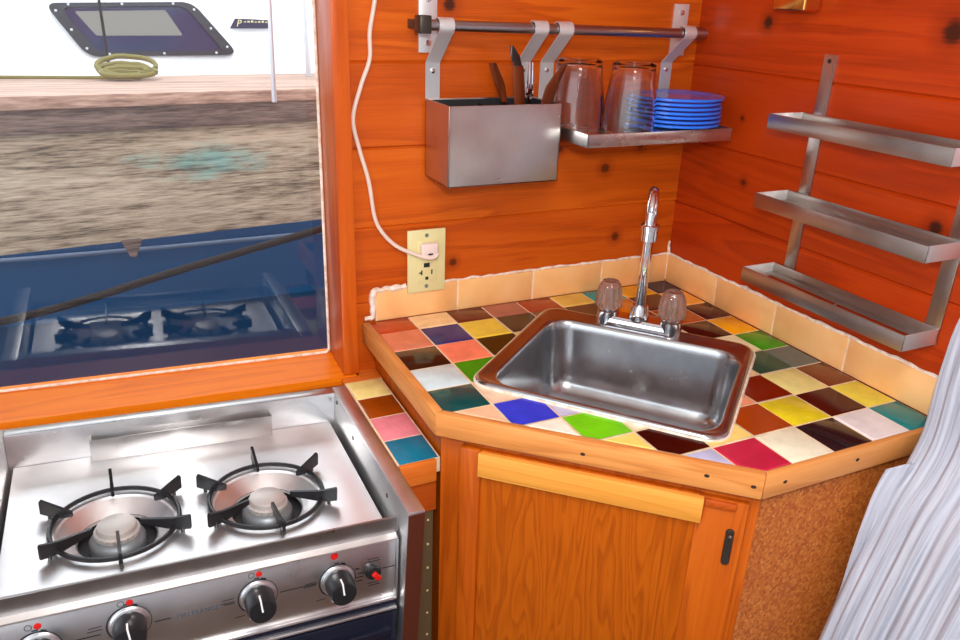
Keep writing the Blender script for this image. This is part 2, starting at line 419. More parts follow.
# window: pane, sill, frame board, sealant
win = thing('window_1', loc=(-16, 1.1, -1.2), kind='structure')
m = MB(); m.box(-24.2, -9.45, 1.08, 1.13, -1.5, 13.2); struct('glass_pane', m, M['glass'], win)
m = MB()
m.hull8([(-24.2, -.2, -1.47+sl(-24.2)), (-9.2, -.2, -1.47), (-24.2, 1.3, -1.47+sl(-24.2)), (-9.2, 1.3, -1.47),
         (-24.2, -.2, -1.25+sl(-24.2)), (-9.2, -.2, -1.25), (-24.2, 1.3, -1.14+sl(-24.2)), (-9.2, 1.3, -1.14)])
struct('window_sill', m, M['sill'], win)
m = MB(); m.box(-9.5, -9.13, -.18, 1.3, -1.22, 14, 0.02); struct('window_frame', m, M['frame'], win)
m = MB()
m.tube([(-24, 1.06, -1.12+sl(-24)), (-9.62, 1.06, -1.12+sl(-9.6)), (-9.54, 1.06, -1.04), (-9.52, 1.06, 13)], 0.035, 8)
struct('sealant', m, M['caulk'], win)

# ------------------------------------------------------------------ sink counter
XL = [-8.788+.996*k for k in range(9)] + [0.0]
XL[-1] = 0.0
YL = [0.0, -.777, -1.777, -2.78, -3.76, -4.73, -5.69, -6.66, -7.63, -8.60]
dv = Vector((4.37, -4.02)).normalized(); nv = Vector((dv.y, -dv.x))          # along the diagonal front, and outward
TA = Vector((-8.97, -4.70)); TB = Vector((-4.58, -8.74))
SC = Vector((-4.42, -4.22)); sa = Vector((.648, -.762)).normalized(); sb = Vector((-sa.y, sa.x))
def clip(poly, n, d):          # keep n.p <= d
    out = []
    for i in range(len(poly)):
        p, q = poly[i], poly[(i+1) % len(poly)]
        a, b = n.dot(p)-d, n.dot(q)-d
        if a <= 0: out.append(p)
        if a*b < 0: out.append(p+(q-p)*(a/(a-b)))
    return out
def area(p): return abs(sum(p[i].x*p[(i+1) % len(p)].y-p[(i+1) % len(p)].x*p[i].y for i in range(len(p))))/2 if len(p) > 2 else 0
def inset(poly, d):
    out = poly
    cen = sum(poly, Vector((0, 0)))/len(poly)
    for i in range(len(poly)):
        p, q = poly[i], poly[(i+1) % len(poly)]
        e = q-p
        if e.length < 1e-4: continue
        n = Vector((e.y, -e.x)).normalized()
        if n.dot(cen-p) > 0: n = -n
        out = clip(out, n, n.dot(p)-d)
        if len(out) < 3: return []
    return out
HOLE = [(sa, 2.42), (-sa, 2.32), (sb, 1.92), (-sb, 2.26)]
def minus_hole(poly):
    res = []; rest = poly
    for n, d in HOLE:
        dd = n.dot(SC)+d
        o = clip(rest, -n, -dd)
        if area(o) > 1e-3: res.append(o)
        rest = clip(rest, n, dd)
        if len(rest) < 3: break
    return res
def clean(p):
    out = []
    for q in p:
        if not out or (q-out[-1]).length > 1e-3: out.append(q)
    if len(out) > 1 and (out[0]-out[-1]).length < 1e-3: out.pop()
    return out
K = {  # (column from the left, row from the back): glaze
 (0,0):(190,66,18),(1,0):(246,204,150),(2,0):(108,42,24),(3,0):(172,98,80),(4,0):(168,54,20),(5,0):(230,186,84),(6,0):(30,150,150),(7,0):(245,168,24),(8,0):(38,28,62),
 (0,1):(224,122,88),(1,1):(34,30,104),(2,1):(236,198,60),(3,1):(62,26,6),(4,1):(120,50,20),(5,1):(96,36,8),(6,1):(236,134,30),(7,1):(92,32,14),(8,1):(248,164,62),
 (0,2):(48,20,10),(1,2):(250,132,98),(2,2):(56,42,4),(3,2):(230,190,80),(6,2):(150,60,30),(7,2):(182,76,14),(8,2):(78,28,22),
 (0,3):(206,222,226),(1,3):(56,142,14),(2,3):(240,220,190),(7,3):(62,14,12),(8,3):(248,166,14),(6,3):(240,220,190),
 (0,4):(4,72,72),(1,4):(246,210,180),(7,4):(240,224,180),(8,4):(56,146,16),
 (0,5):(250,190,152),(1,5):(52,62,205),(2,5):(200,195,220),(7,5):(18,72,54),(8,5):(94,100,96),(6,5):(240,200,150),
 (1,6):(246,236,218),(2,6):(118,204,24),(3,6):(240,225,190),(6,6):(122,28,4),(7,6):(230,212,134),(8,6):(118,54,24),(5,6):(236,150,110),
 (2,7):(250,212,112),(3,7):(58,8,2),(4,7):(252,212,120),(5,7):(164,62,8),(6,7):(222,198,34),(7,7):(70,12,6),(8,7):(236,212,74),
 (3,8):(186,188,218),(4,8):(192,36,66),(5,8):(240,232,204),(6,8):(38,20,24),(7,8):(236,226,226),(8,8):(20,130,130)}
def touches_hole(poly):
    rest = poly
    for n, d in HOLE:
        rest = clip(rest, n, n.dot(SC)+d)
        if len(rest) < 3: return False
    return area(rest) > 1e-3
def tile(mb, poly, colour, z, hole=False):
    p0 = clean(inset(poly, 0.020))
    if len(p0) < 3 or area(p0) < 0.004: return
    p1 = clean(inset(p0, 0.022))
    if len(p1) < 3: return
    mb.col = rgb(*colour)
    dz = random.uniform(-.006, .006)
    if hole:          # cut round the sink: the cut runs under the rim
        for pc in minus_hole(p0):
            pc = clean(pc)
            if len(pc) > 2: mb.f([mb.v(p.x, p.y, z) for p in pc])
        return
    top = [mb.v(p.x, p.y, z+dz) for p in p1]; mb.f(top)
    if len(p1) == len(p0):
        lo = [mb.v(p.x, p.y, z-.015) for p in p0]; base = [mb.v(p.x, p.y, z-.08) for p in p0]
        n = len(p0)
        for i in range(n):
            j = (i+1) % n
            mb.f([lo[i], lo[j], top[j], top[i]]); mb.f([base[i], base[j], lo[j], lo[i]])
    else:
        base = [mb.v(p.x, p.y, z-.08) for p in p1]
        n = len(p1)
        for i in range(n):
            j = (i+1) % n; mb.f([base[i], base[j], top[j], top[i]])
counter = thing('tiled_countertop', 'corner sink countertop of many-coloured square tiles with wooden edging and a peach tile upstand', 'countertop', (-4.5, -4.2, -.5))
mt = MB(); mg = MB()
nd = nv; dd = nv.dot(TA)-.19
for c in range(9):
    for r in range(9):
        poly = [Vector((XL[c], YL[r+1])), Vector((XL[c+1], YL[r+1])), Vector((XL[c+1], YL[r])), Vector((XL[c], YL[r]))]
        if c == 0: poly[0].x = poly[3].x = -8.8
        poly = clip(poly, nd, dd)
        if len(poly) < 3 or area(poly) < .003: continue
        cut = touches_hole(poly)
        tile(mt, poly, K.get((c, r), (240, 220, 190)), 0.0, cut)
        for pc in (minus_hole(poly) if cut else [poly]):
            pc = clean(pc)
            if len(pc) < 3: continue
            mg.prism([(p.x, p.y) for p in pc], -.4, -.022)
obj('tile_surface', mt, M['tiles'], counter)
obj('grout_bed', mg, M['grout'], counter)
# wooden edging: left, diagonal, right
def off(p, n, d): return p+n*d
L_in = -8.78; h0, h1 = -.48, .015
iA = Vector((L_in, (dd - nv.x*L_in)/nv.y)); iB = Vector(((dd - nv.y*(-8.60))/nv.x, -8.60))
m = MB(); m.prism([(-8.97, 0), (TA.x, TA.y), (iA.x, iA.y), (L_in, 0)], h0, h1, .03); obj('edge_strip', m, M['trim_y'], counter)
m = MB(); m.prism([(TA.x, TA.y), (TB.x, TB.y), (iB.x, iB.y), (iA.x, iA.y)], h0, h1, .03); e2 = obj('edge_strip', m, M['trim'], counter)
m = MB(); m.prism([(TB.x, TB.y), (.1, -8.74), (.1, -8.60), (iB.x, iB.y)], h0, h1, .03); e3 = obj('edge_strip', m, M['trim_x'], counter)
# nail holes along the edging
def nail(mb, p, n, z, r=.035):
    n3 = Vector((n.x, n.y, 0)); c = Vector((p.x, p.y, z))+n3*.004
    u = Vector((-n.y, n.x, 0))
    mb.f([mb.v(*(c+u*r*1.4*math.cos(a)+Vector((0, 0, 1))*r*math.sin(a))) for a in (2*PI*k/10 for k in range(10))])
for s, z in ((2.85, -.25), (5.02, -.2), (5.8, -.24)): 
    m = MB(); nail(m, TA+dv*s, nv, z); obj('nail_hole', m, M['hole'], e2)
for x, z in ((-4.1, -.22), (-2.35, -.2)): 
    m = MB(); nail(m, Vector((x, -8.74)), Vector((0, -1)), z); obj('nail_hole', m, M['hole'], e3)
# upstand
m = MB()
xs = [-8.62, -6.47, -4.33, -2.2, -.0]
for a, b in zip(xs, xs[1:]): m.box(a+.018, b-.018 if b < 0 else b, .0, .1, .0, .785, .03)
ys = [0.0, -2.05, -4.13, -6.24, -8.33]
for a, b in zip(ys, ys[1:]): m.box(0, .1, b+.018, a-.018 if a < 0 else a, 0, .785, .03)
ups = obj('upstand', m, M['peach'], counter)
m = MB(); m.box(-8.62, .0, .02, .1, .0, .78); m.box(.02, .1, -8.33, .0, .0, .78); obj('grout', m, M['grout'], ups)
m = MB()
def caulk(pts, r):
    path = []
    for p in bez(pts, 14):
        path.append(p+Vector((noise.noise(p*6), noise.noise(p*6+Vector((9, 2, 1))), noise.noise(p*7+Vector((3, 7, 2)))))*.035)
    m.tube(path, [r*(1+.5*noise.noise(p*5)) for p in path], 8)
caulk([(-6.85, .06, .79), (-5, .06, .8), (-3, .06, .8), (0.05, .05, .8)], .035)
caulk([(.05, .05, .8), (.06, -3, .8), (.06, -6, .8), (.06, -8.33, .8)], .04)
caulk([(-7.85, .03, .79), (-8.3, .03, .79), (-8.66, .03, .76), (-8.68, .03, .3), (-8.7, .02, .1), (-8.9, 0.02, .08)], .07)
caulk([(.03, .03, .05), (.02, .03, .4), (.03, .03, .85), (.06, .06, 1.15)], .035)
obj('caulking', m, M['caulk'], ups)

# ------------------------------------------------------------------ sink and faucet
SM = Matrix(((sa.x, sb.x, 0, SC.x), (sa.y, sb.y, 0, SC.y), (0, 0, 1, 0), (0, 0, 0, 1)))
sink = thing('bar_sink', 'small rectangular stainless steel sink dropped diagonally into the tiled countertop', 'sink', (SC.x, SC.y, 0))
m = MB(SM)
def lp(w, d, r, z, c=(0, 0)): return [(x, y, z) for x, y in rrect(w, d, r, 8, c)]
BW, BD, BC = 4.52, 3.88, (0.07, -.20)
loops = [lp(5.12, 4.70, .42, .0), lp(5.14, 4.72, .43, .05), lp(5.06, 4.64, .40, .10), lp(4.92, 4.5, .36, .105), lp(4.84, 4.42, .34, .075),
         lp(BW+.16, BD+.16, .62, .07, BC), lp(BW+.06, BD+.06, .6, .05, BC), lp(BW, BD, .58, -.03, BC), lp(BW-.06, BD-.06, .56, -.2, BC),
         lp(BW-.22, BD-.22, .56, -1.25, BC), lp(BW-.3, BD-.3, .55, -1.5, BC), lp(BW-.5, BD-.5, .5, -1.68, BC), lp(BW-.9, BD-.9, .45, -1.77, BC), lp(1.3, 1.3, .6, -1.84, BC), lp(.8, .8, .39, -1.86, BC)]
m.loft(loops, False, True)
sk = obj('basin', m, M['steel_sink'], sink, angle=50)
m = MB(SM); q = lp(5.16, 4.74, .46, .01); m.tube(q+q[:1], [.03+.022*noise.noise(Vector(p)*2.1) for p in q+q[:1]], 6, False); obj('sealant', m, M['caulk'], sink)
m = MB(SM); m.lathe([(.40, 0), (.42, .02), (.36, .035), (.30, .0), (.1, -.005)], (BC[0], BC[1], -1.86), 32); obj('drain', m, M['chrome'], sink)
# faucet
FB = 2.10; FA = -.16
fau = thing('sink_faucet', 'chrome gooseneck faucet with two smoky fluted knobs behind the sink', 'faucet', (SC.x+sa.x*FA+sb.x*FB, SC.y+sa.y*FA+sb.y*FB, .07))
FM = SM @ Matrix.Translation((FA, FB, .07))
m = MB(FM)
m.loft([[(x, y, z) for x, y in rrect(w, d, min(w, d)/2-.002, 8)] for w, d, z in ((2.04, .52, 0), (2.06, .54, .05), (2.02, .5, .2), (1.9, .4, .26))], True, True)
obj('base_plate', m, M['chrome'], fau)
for s in (-1, 1):
    m = MB(FM @ Matrix.Translation((s*.76, 0, 0)))
    m.lathe([(.27, .0), (.275, .2), (.26, .34), (.2, .36), (.2, .42)], seg=32); hb = obj('valve_body', m, M['chrome'], fau)
    m = MB(FM @ Matrix.Translation((s*.76, 0, .40)))
    fl = lambda a, z: 1+.075*math.cos(11*a) if .04 < z < .56 else 1
    m.lathe([(.24, 0), (.29, .03), (.31, .08), (.30, .3), (.275, .5), (.25, .6), (.19, .68), (.1, .66), (.02, .66)], seg=84, flute=fl); kb = obj('knob', m, M['acrylic'], fau)
    m = MB(FM @ Matrix.Translation((s*.76, 0, .42))); m.lathe([(.11, 0), (.11, .4), (.15, .42), (.15, .5)], seg=20); obj('stem', m, M['chrome'], kb)
m = MB(FM)
m.lathe([(.24, .2), (.25, .3), (.23, .42), (.2, .56), (.18, .6)], seg=32); obj('collar', m, M['chrome'], fau)
m = MB(FM)
sd = Vector((.20, -.98, 0)).normalized(); R = .52
path = [Vector((0, 0, .5)), Vector((0, 0, 1.2)), Vector((0, 0, 2.0)), Vector((0, 0, 2.92))]
for k in range(1, 13):
    a = PI*k/12; path.append(Vector((0, 0, 2.92))+sd*(R-R*math.cos(a))+Vector((0, 0, R*math.sin(a))))
path.append(path[-1]+Vector((0, 0, -.12)))
m.tube(path, .125, 16); sp = obj('spout', m, M['chrome'], fau)
m = MB(FM @ Matrix.Translation(path[-1])); m.lathe([(.16, -.3), (.19, -.29), (.19, -.06), (.21, -.05), (.21, .04), (.17, .07)], seg=24); obj('aerator', m, M['chrome'], sp)

# ------------------------------------------------------------------ base cabinet
cab = thing('corner_base_cabinet', 'orange oak corner cabinet with one panelled door under the sink countertop', 'cabinet', (-5, -5, -12.16))
CA = TA-nv*.25+dv*.03; CBx = TB-nv*.25
CB = Vector((TB.x+.10, -8.52)); 
# diagonal frame: local x along the diagonal, y outward, z up
DM = Matrix(((dv.x, nv.x, 0, CA.x), (dv.y, nv.y, 0, CA.y), (0, 0, 1, 0), (0, 0, 0, 1)))
WF = 5.96
m = MB(DM); m.box(0, WF, -.25, 0, -12.1, -.48, .015); obj('face_frame', m, M['oak'], cab)
m = MB(); m.box(-8.62, -8.45, -4.50, .1, -12.1, -.42); obj('side_panel', m, M['oak'], cab)
ce = CA+dv*WF
m = MB(); m.box(ce.x-.02, .1, -8.54, -8.34, -12.1, -.48); obj('side_panel', m, M['particle'], cab, label='bare particle board end panel')
door = None
m = MB(DM)
m.box(.45, .87, 0, .18, -11.2, -.66, .05); m.box(4.93, 5.78, 0, .12, -11.2, -.70, .02); m.box(.45, 5.5, 0, .17, -11.2, -10.6, .03)
m.box(.87, 4.93, 0, .1, -1.2, -.68)
door = obj('door', m, M['oak'], cab)
m = MB(DM); m.box(.80, 4.98, 0, .075, -10.7, -1.3); obj('door_panel', m, M['oak_panel'], door)
m = MB(DM); m.box(.83, 5.02, .02, .22, -1.23, -.71, .02); obj('rail_strip', m, M['oak_pale'], door, label='pale replacement wood strip')
m = MB(DM); m.box(5.04, 5.58, .08, .18, -.88, -.72, .03); obj('rail_end', m, M['apron'], door)
m = MB(DM @ Matrix.Translation((5.55, .12, -1.66)) @ Matrix.Rotation(PI/2, 4, 'X'))
m.loft([[(x, y, z) for x, y in rrect(w, h, w/2-.002, 6)] for w, h, z in ((.15, .78, 0), (.15, .78, -.02), (.11, .74, -.05))], True, True)
m.lathe([(.05, 0), (.06, -.12), (.03, -.15)], (0.01, .27, 0), 14)
obj('latch', m, M['bronze'], door)

# ------------------------------------------------------------------ narrow ledge between stove and cabinet
ledge = thing('narrow_tiled_ledge', 'narrow lower counter of four tiles between the stove and the sink cabinet', 'countertop', (-9.2, -2.4, -12.1))
m = MB(); g = MB()
yl = [-.5, -1.4, -2.33, -3.32, -4.28]
for k, c in enumerate(((240, 216, 136), (150, 64, 6), (240, 138, 150), (8, 118, 150))):
    poly = [Vector((-9.56, yl[k+1])), Vector((-8.70, yl[k+1])), Vector((-8.70, yl[k])), Vector((-9.56, yl[k]))]
    tile(m, poly, c, -1.25)
g.box(-9.585, -8.685, -4.29, -.5, -1.6, -1.272)
obj('tile_surface', m, M['tiles'], ledge); obj('grout_bed', g, M['grout'], ledge)
m = MB(); m.box(-9.585, -8.80, -4.42, -4.29, -1.74, -1.24, .03); obj('nosing', m, M['nosing'], ledge)
m = MB(); m.box(-9.585, -8.78, -4.33, -4.2, -2.48, -1.74); obj('apron', m, M['apron'], ledge)
m = MB(); m.box(-9.585, -8.82, -4.27, -4.0, -12.1, -2.5); fp = obj('filler_panel', m, M['filler'], ledge)
for k in range(9):
    z = -2.75-.62*k
    m = MB(); m.box(-8.95, -8.91, -4.285, -4.265, z-.02, z+.02); obj('rivet', m, M['cream'], fp)
m = MB(); m.box(-9.12, -8.64, -.5, .1, -1.6, -1.30); m.box(-9.585, -9.12, -.5, -.2, -1.6, -1.27); obj('back_board', m, M['nosing'], ledge)

# ------------------------------------------------------------------ stove
SX0, SX1, SXM = -16.87, -9.6, -13.23
STILT = .048
stove = thing('galley_stove', 'stainless steel two-burner galley range with a row of black knobs on its front', 'stove', (-9.6, -.6, -1.25), rot=(0, STILT, 0))
for xa in (SX1-.33, SX0):
    m = MB(); m.box(xa+.01, xa+.32, -5.85, -5.822, -10.4, -1.30); obj('front_strip', m, M['strip_brown'], stove)
    m = MB(); m.box(xa, xa+.33, -5.82, -.62, -10.4, -1.25, .015); obj('side_wall', m, M['steel_side'], stove)
m = MB(); m.box(SX0+.331, SX1-.331, -.92, -.62, -10.4, -1.25, .015); obj('back_wall', m, M['steel_stove'], stove)
m = MB(); m.box(SX0+.34, SX1-.34, -5.5, -.93, -10.4, -2.7); obj('inner_box', m, M['dark'], stove)
BUR = [(-14.66, -3.50), (-11.98, -3.50)]
# cooktop with two wells
m = MB()
x0, x1, y0, y1 = SX0+.42, SX1-.47, -5.40, -.94
zt = -1.98
N = 64
def cellrect(cx, a, b):           # square annulus around a well
    pts = []
    for i in range(N):
        t_ = 2*PI*i/N; c, s = math.cos(t_), math.sin(t_)
        sx = ((b if c > 0 else a)-cx[0])/c if abs(c) > 1e-6 else 1e9
        sy = ((y1 if s > 0 else y0)-cx[1])/s if abs(s) > 1e-6 else 1e9
        k = min(sx, sy); pts.append((cx[0]+c*k, cx[1]+s*k))
    return pts
mid = (BUR[0][0]+BUR[1][0])/2
for (cx, a, b) in ((BUR[0], x0, mid), (BUR[1], mid, x1)):
    sq = cellrect(cx, a, b)
    # make sure the corners are there
    for qx in (a, b):
        for qy in (y0, y1):
            j = min(range(N), key=lambda i: (sq[i][0]-qx)**2+(sq[i][1]-qy)**2); sq[j] = (qx, qy)
    loops = [[(p[0], p[1], zt) for p in sq]]
    for r, z in ((1.04, zt), (1.0, zt-.015), (.98, zt-.06), (.68, zt-.26), (.66, zt-.3)):
        loops.append([(cx[0]+r*math.cos(2*PI*i/N), cx[1]+r*math.sin(2*PI*i/N), z) for i in range(N)])
    m.loft(loops)
vs = [m.v(x, y, z) for z in (zt-.25, zt) for x, y in ((x0, y0), (x1, y0), (x1, y1), (x0, y1))]
for i in range(4): m.f([vs[i], vs[(i+1) % 4], vs[4+(i+1) % 4], vs[4+i]])
obj('cooktop', m, M['steel_top'], stove, angle=25)
for (bx, by) in BUR:
    m = MB(); m.lathe([(.68, -2.23), (.68, -2.42), (.3, -2.44)], (bx, by, 0), 48, cap0=False); w_ = obj('burner_well', m, M['dark'], stove)
    m = MB(); m.lathe([(.48, -2.43), (.48, -2.27), (.44, -2.2), (.38, -2.16)], (bx, by, 0), 48); bb = obj('burner_base', m, M['alu_dark'], stove)
    m = MB()
    tooth = lambda a, z: 1-.06*(math.cos(22*a) > .55) if z < -2.06 else 1
    m.lathe([(.36, -2.18), (.39, -2.14), (.39, -2.07), (.345, -2.05), (.33, -1.96), (.30, -1.94), (.05, -1.93)], (bx, by, 0), 132, flute=tooth); obj('burner_cap', m, M['alu'], stove)
    m = MB(); m.ring((bx, by, -1.9), 1.07, .045); gr = obj('pan_support', m, M['black_iron'], stove)
    for k in range(6):
        a = math.radians(-88+60*k)
        m = MB(Matrix.Translation((bx, by, 0)) @ Matrix.Rotation(a, 4, 'Z'))
        r0, r1 = (.46, 1.38)
        if k in (2, 3, 4): r0 = .80
        h = .028
        pr = [(r0, -1.88), (r0, -1.78), (1.05, -1.70), (r1-.02, -1.60), (r1, -1.64), (r1, -1.88), (1.2, -1.92), (1.0, -1.93)]
        m.loft([[(x, y, z) for x, z in pr] for y in (-h, h)], True, True); obj('support_arm', m, M['black_iron'], gr)
        if k in (0, 2, 3):
            pass
        m = MB(Matrix.Translation((bx, by, 0)) @ Matrix.Rotation(a, 4, 'Z')); m.lathe([(.035, zt), (.035, -1.86)], (1.22, 0, 0), 10); obj('foot', m, M['black_iron'], gr)
# vent plate at the back
m = MB(); m.box(-15.05, -11.42, -1.16, -1.13, -1.98, -1.49, .008); m.box(-15.05, -15.02, -1.13, -.92, -1.98, -1.49); m.box(-11.45, -11.42, -1.13, -.92, -1.98, -1.49)
obj('vent_plate', m, M['steel_vent'], stove)
# front rail: an upright strip, then a rolled lip above the panel
m = MB(); m.box(SX0+.36, SX1-.36, -5.43, -5.38, -1.93, -1.57, .015); obj('front_rail', m, M['steel_vent'], stove, angle=20)
m = MB(); m.hull8([(SX0+.36, -5.56, -1.985), (SX1-.40, -5.56, -1.985), (SX0+.36, -5.42, -1.985), (SX1-.40, -5.42, -1.985),
                   (SX0+.36, -5.56, -1.95), (SX1-.40, -5.56, -1.95), (SX0+.36, -5.42, -1.91), (SX1-.40, -5.42, -1.91)]); obj('front_lip', m, M['steel_top'], stove)
PT = Matrix.Translation((0, -5.50, -2.0)) @ Matrix.Rotation(math.radians(-3), 4, 'X')
XR = -10.02
m = MB(PT); m.box(SX0+.42, XR, 0, .1, -1.26, .0, .012); cp = obj('control_panel', m, M['steel_stove'], stove)
m = MB(PT); m.box(SX0+.36, XR+.03, -.05, .05, -1.32, -1.262, .015); obj('panel_trim', m, M['steel_top'], stove)
m = MB(PT); m.box(SX0+.36, XR+.03, -.01, .05, -1.47, -1.33); obj('panel_trim', m, M['oven'], stove)  # dark strip standing in for the shaded gap between the trims
m = MB(PT); m.box(SX0+.36, XR+.03, -.07, .05, -1.53, -1.472, .015); obj('panel_trim', m, M['steel_top'], stove)
m = MB(PT); m.box(XR+.002, XR+.04, -.05, .05, -1.26, .0, .01); obj('panel_trim', m, M['steel_stove'], stove)
# knob centres on the panel (x, height below its top edge)
KN = [(-15.87, -.60), (-14.57, -.50), (-12.53, -.56), (-11.12, -.62)]
RX = PT @ Matrix.Rotation(PI/2, 4, 'X')
rule = -.585
def bar(mb, xa, ya, xb, yb, w=.012):
    d = Vector((xb-xa, yb-ya)).normalized(); n = Vector((-d.y, d.x))*w
    a_ = [mb.v(xa+n.x, ya+n.y, .004), mb.v(xb+n.x, yb+n.y, .004), mb.v(xb-n.x, yb-n.y, .004), mb.v(xa-n.x, ya-n.y, .004)]; mb.f(a_)
def arc(mb, cx, cy, r, a0, a1, w=.012, n=24):
    for i in range(n):
        a, b = a0+(a1-a0)*i/n, a0+(a1-a0)*(i+1)/n
        bar(mb, cx+r*math.cos(a), cy+r*math.sin(a), cx+r*math.cos(b), cy+r*math.sin(b), w)
for xa, xb in ((-16.4, -16.25), (-15.5, -15.0), (-14.2, -13.95), (-13.1, -12.92), (-12.16, -11.5), (-10.74, -10.63), (-10.28, -10.03)):
    m = MB(RX); bar(m, xa, rule, xb, rule, .01); obj('panel_line', m, M['ink'], cp)
for k, (kx, kz) in enumerate(KN):
    m = MB(RX)
    arc(m, kx, kz, .335, PI*.35, PI*1.25, .014); arc(m, kx, kz, .335, -PI*.75, PI*.35, .006)
    bar(m, kx-.06, kz+.37, kx+.03, kz+.37, .012); bar(m, kx+.06, kz+.345, kx+.14, kz+.32, .022)
    bar(m, kx-.60, kz+.06, kx-.40, kz+.07, .008); bar(m, kx-.62, kz+.0, kx-.40, kz+.01, .008); bar(m, kx-.40, kz-.34, kx-.24, kz-.33, .008)
    if k < 3: arc(m, kx-.10, (-.16, -.10, -.11)[k], .05, 0, 2*PI, .005, 16)
    obj('knob_scale', m, M['ink'], cp)
m = MB(RX); bar(m, -10.80, -.47, -10.72, -.47, .014); bar(m, -10.78, -.66, -10.64, -.66, .01); bar(m, -10.78, -.74, -10.66, -.74, .01)
bar(m, -10.56, -.33, -10.34, -.33, .008); bar(m, -10.58, -.38, -10.32, -.38, .008); bar(m, -10.56, -.85, -10.36, -.85, .008); bar(m, -10.54, -.90, -10.32, -.90, .008)
obj('caption_print', m, M['ink'], cp)
m = MB(PT @ Matrix.Translation((-13.52, -.006, rule)) @ Matrix.Rotation(PI/2, 4, 'X')); add_text(m, 'HILLERANGE', .118, 0, .002)
obj('lettering', m, plain('grey_print', rgb(70, 78, 88), .5), cp)
for k, (kx, kz) in enumerate(KN):
    m = MB(PT @ Matrix.Translation((kx+(.03 if k < 3 else -.06), -.0, (-.16, -.10, -.11, -.09)[k])) @ Matrix.Rotation(PI/2, 4, 'X')); m.lathe([(.055 if k < 3 else .07, 0), (.055 if k < 3 else .07, .008), (.04, .012)], (0, 0, 0), 16); obj('red_dot', m, M['red'], cp)
    m = MB(PT @ Matrix.Translation((kx, 0, kz)) @ Matrix.Rotation(PI/2, 4, 'X'))
    m.lathe([(.30, 0), (.30, .03), (.27, .05), (.2, .05)], seg=40); bz = obj('knob_bezel', m, M['steel_stove'], stove)
    m = MB(PT @ Matrix.Translation((kx, 0, kz)) @ Matrix.Rotation(PI/2, 4, 'X'))
    m.lathe([(.2, .03), (.25, .05), (.255, .12), (.24, .40), (.22, .44), (.1, .445)], seg=48, flute=lambda a, z: 1+.012*math.cos(24*a)); kb = obj('knob', m, M['black_plastic'], stove)
    m = MB(PT @ Matrix.Translation((kx, 0, kz)) @ Matrix.Rotation(PI/2, 4, 'X') @ Matrix.Rotation(.12, 4, 'Z')); m.box(-.014, .014, .0, .245, .30, .455); obj('pointer', m, M['white'], kb)
m = MB(PT @ Matrix.Translation((-10.46, 0, -.59)) @ Matrix.Rotation(PI/2, 4, 'X')); m.lathe([(.15, 0), (.155, .06), (.13, .10), (.05, .11)], seg=32); ib = obj('igniter', m, M['black_plastic'], stove)
m = MB(PT @ Matrix.Translation((-10.46, 0, -.59)) @ Matrix.Rotation(PI/2, 4, 'X') @ Matrix.Rotation(math.radians(40), 4, 'Z')); m.box(-.05, .05, -.15, .04, .09, .17, .02); obj('red_lever', m, M['red'], ib)
# oven door
m = MB(); m.box(SX0+.36, XR+.03, -5.62, -5.4, -10.2, -3.60, .03); od = obj('oven_door', m, M['oven'], stove)
m = MB(); m.box(SX0+.5, XR-.1, -5.74, -5.6, -4.05, -3.9, .03); obj('door_lip', m, M['oven'], od)
# screws on the inner right side
for y, z in ((-1.1, -1.42), (-2.4, -1.62), (-4.7, -1.6)):
    m = MB(Matrix.Translation((SX1-.33, y, z)) @ Matrix.Rotation(-PI/2, 4, 'Y')); m.lathe([(.05, 0), (.045, .015), (.01, .02)], seg=12); obj('screw', m, M['bronze'], stove)

# ------------------------------------------------------------------ outlet and cord
out = thing('wall_outlet', 'ivory wall outlet plate with a plugged-in cord on the wood wall', 'outlet', (-7.345, -.03, .63))
m = MB(); m.box(-7.83, -6.86, -.075, -.004, .63, 2.2, .025); obj('cover_plate', m, M['cream'], out)
m = MB(); m.box(-7.7, -7.0, -.02, .1, .92, 2.1); obj('wall_box', m, M['cream'], out)
m = MB(); m.box(-7.58, -7.10, -.10, -.07, .90, 1.96, .015); rc = obj('receptacle', m, M['cream'], out)
m = MB()
m.box(-7.43, -7.28, -.107, -.095, 1.27, 1.38, 0); 
for x in (-7.50, -7.24): m.box(x, x+.035, -.104, -.095, 1.08, 1.2)
m.box(-7.55, -7.48, -.104, -.095, 1.12, 1.155); m.lathe([(.05, 0), (.05, .01)], (0, 0, 0), 12) if False else None
m.box(-7.39, -7.31, -.104, -.095, .95, 1.03, .02)
obj('slots', m, M['dark'], rc)
for z in (.78, 2.06):
    m = MB(Matrix.Translation((-7.35, -.075, z)) @ Matrix.Rotation(PI/2, 4, 'X')); m.lathe([(.05, 0), (.045, .012), (.01, .016)], seg=16); obj('screw', m, M['alu_dark'], out)
cord = thing('power_cord', 'white power cord running down the wood wall into the outlet', 'cord', (-7.3, -.1, 1.5))
pts = [(-8.42, .04, 9), (-8.44, .03, 8.0), (-8.50, .03, 7.2), (-8.62, .03, 6.58), (-8.64, .02, 6.03), (-8.84, .02, 5.5), (-9.04, .02, 4.8), (-8.91, .02, 4.12), (-8.72, .02, 3.42), (-8.60, .02, 2.6), (-8.42, 0, 2.2), (-8.1, -.05, 1.86), (-7.7, -.16, 1.66), (-7.42, -.24, 1.56), (-7.22, -.25, 1.55), (-7.12, -.22, 1.62)]
m = MB(); m.tube(bez(pts, 8), .048, 10); cd = obj('cable', m, M['white_plastic'], cord)
m = MB(); m.box(-7.54, -7.1, -.26, -.105, 1.5, 1.9, .06, 3); pg = obj('plug', m, M['plug_plastic'], cord)
m = MB(); m.box(-7.38, -7.26, -.268, -.255, 1.62, 1.66); obj('slot', m, M['ink'], pg)

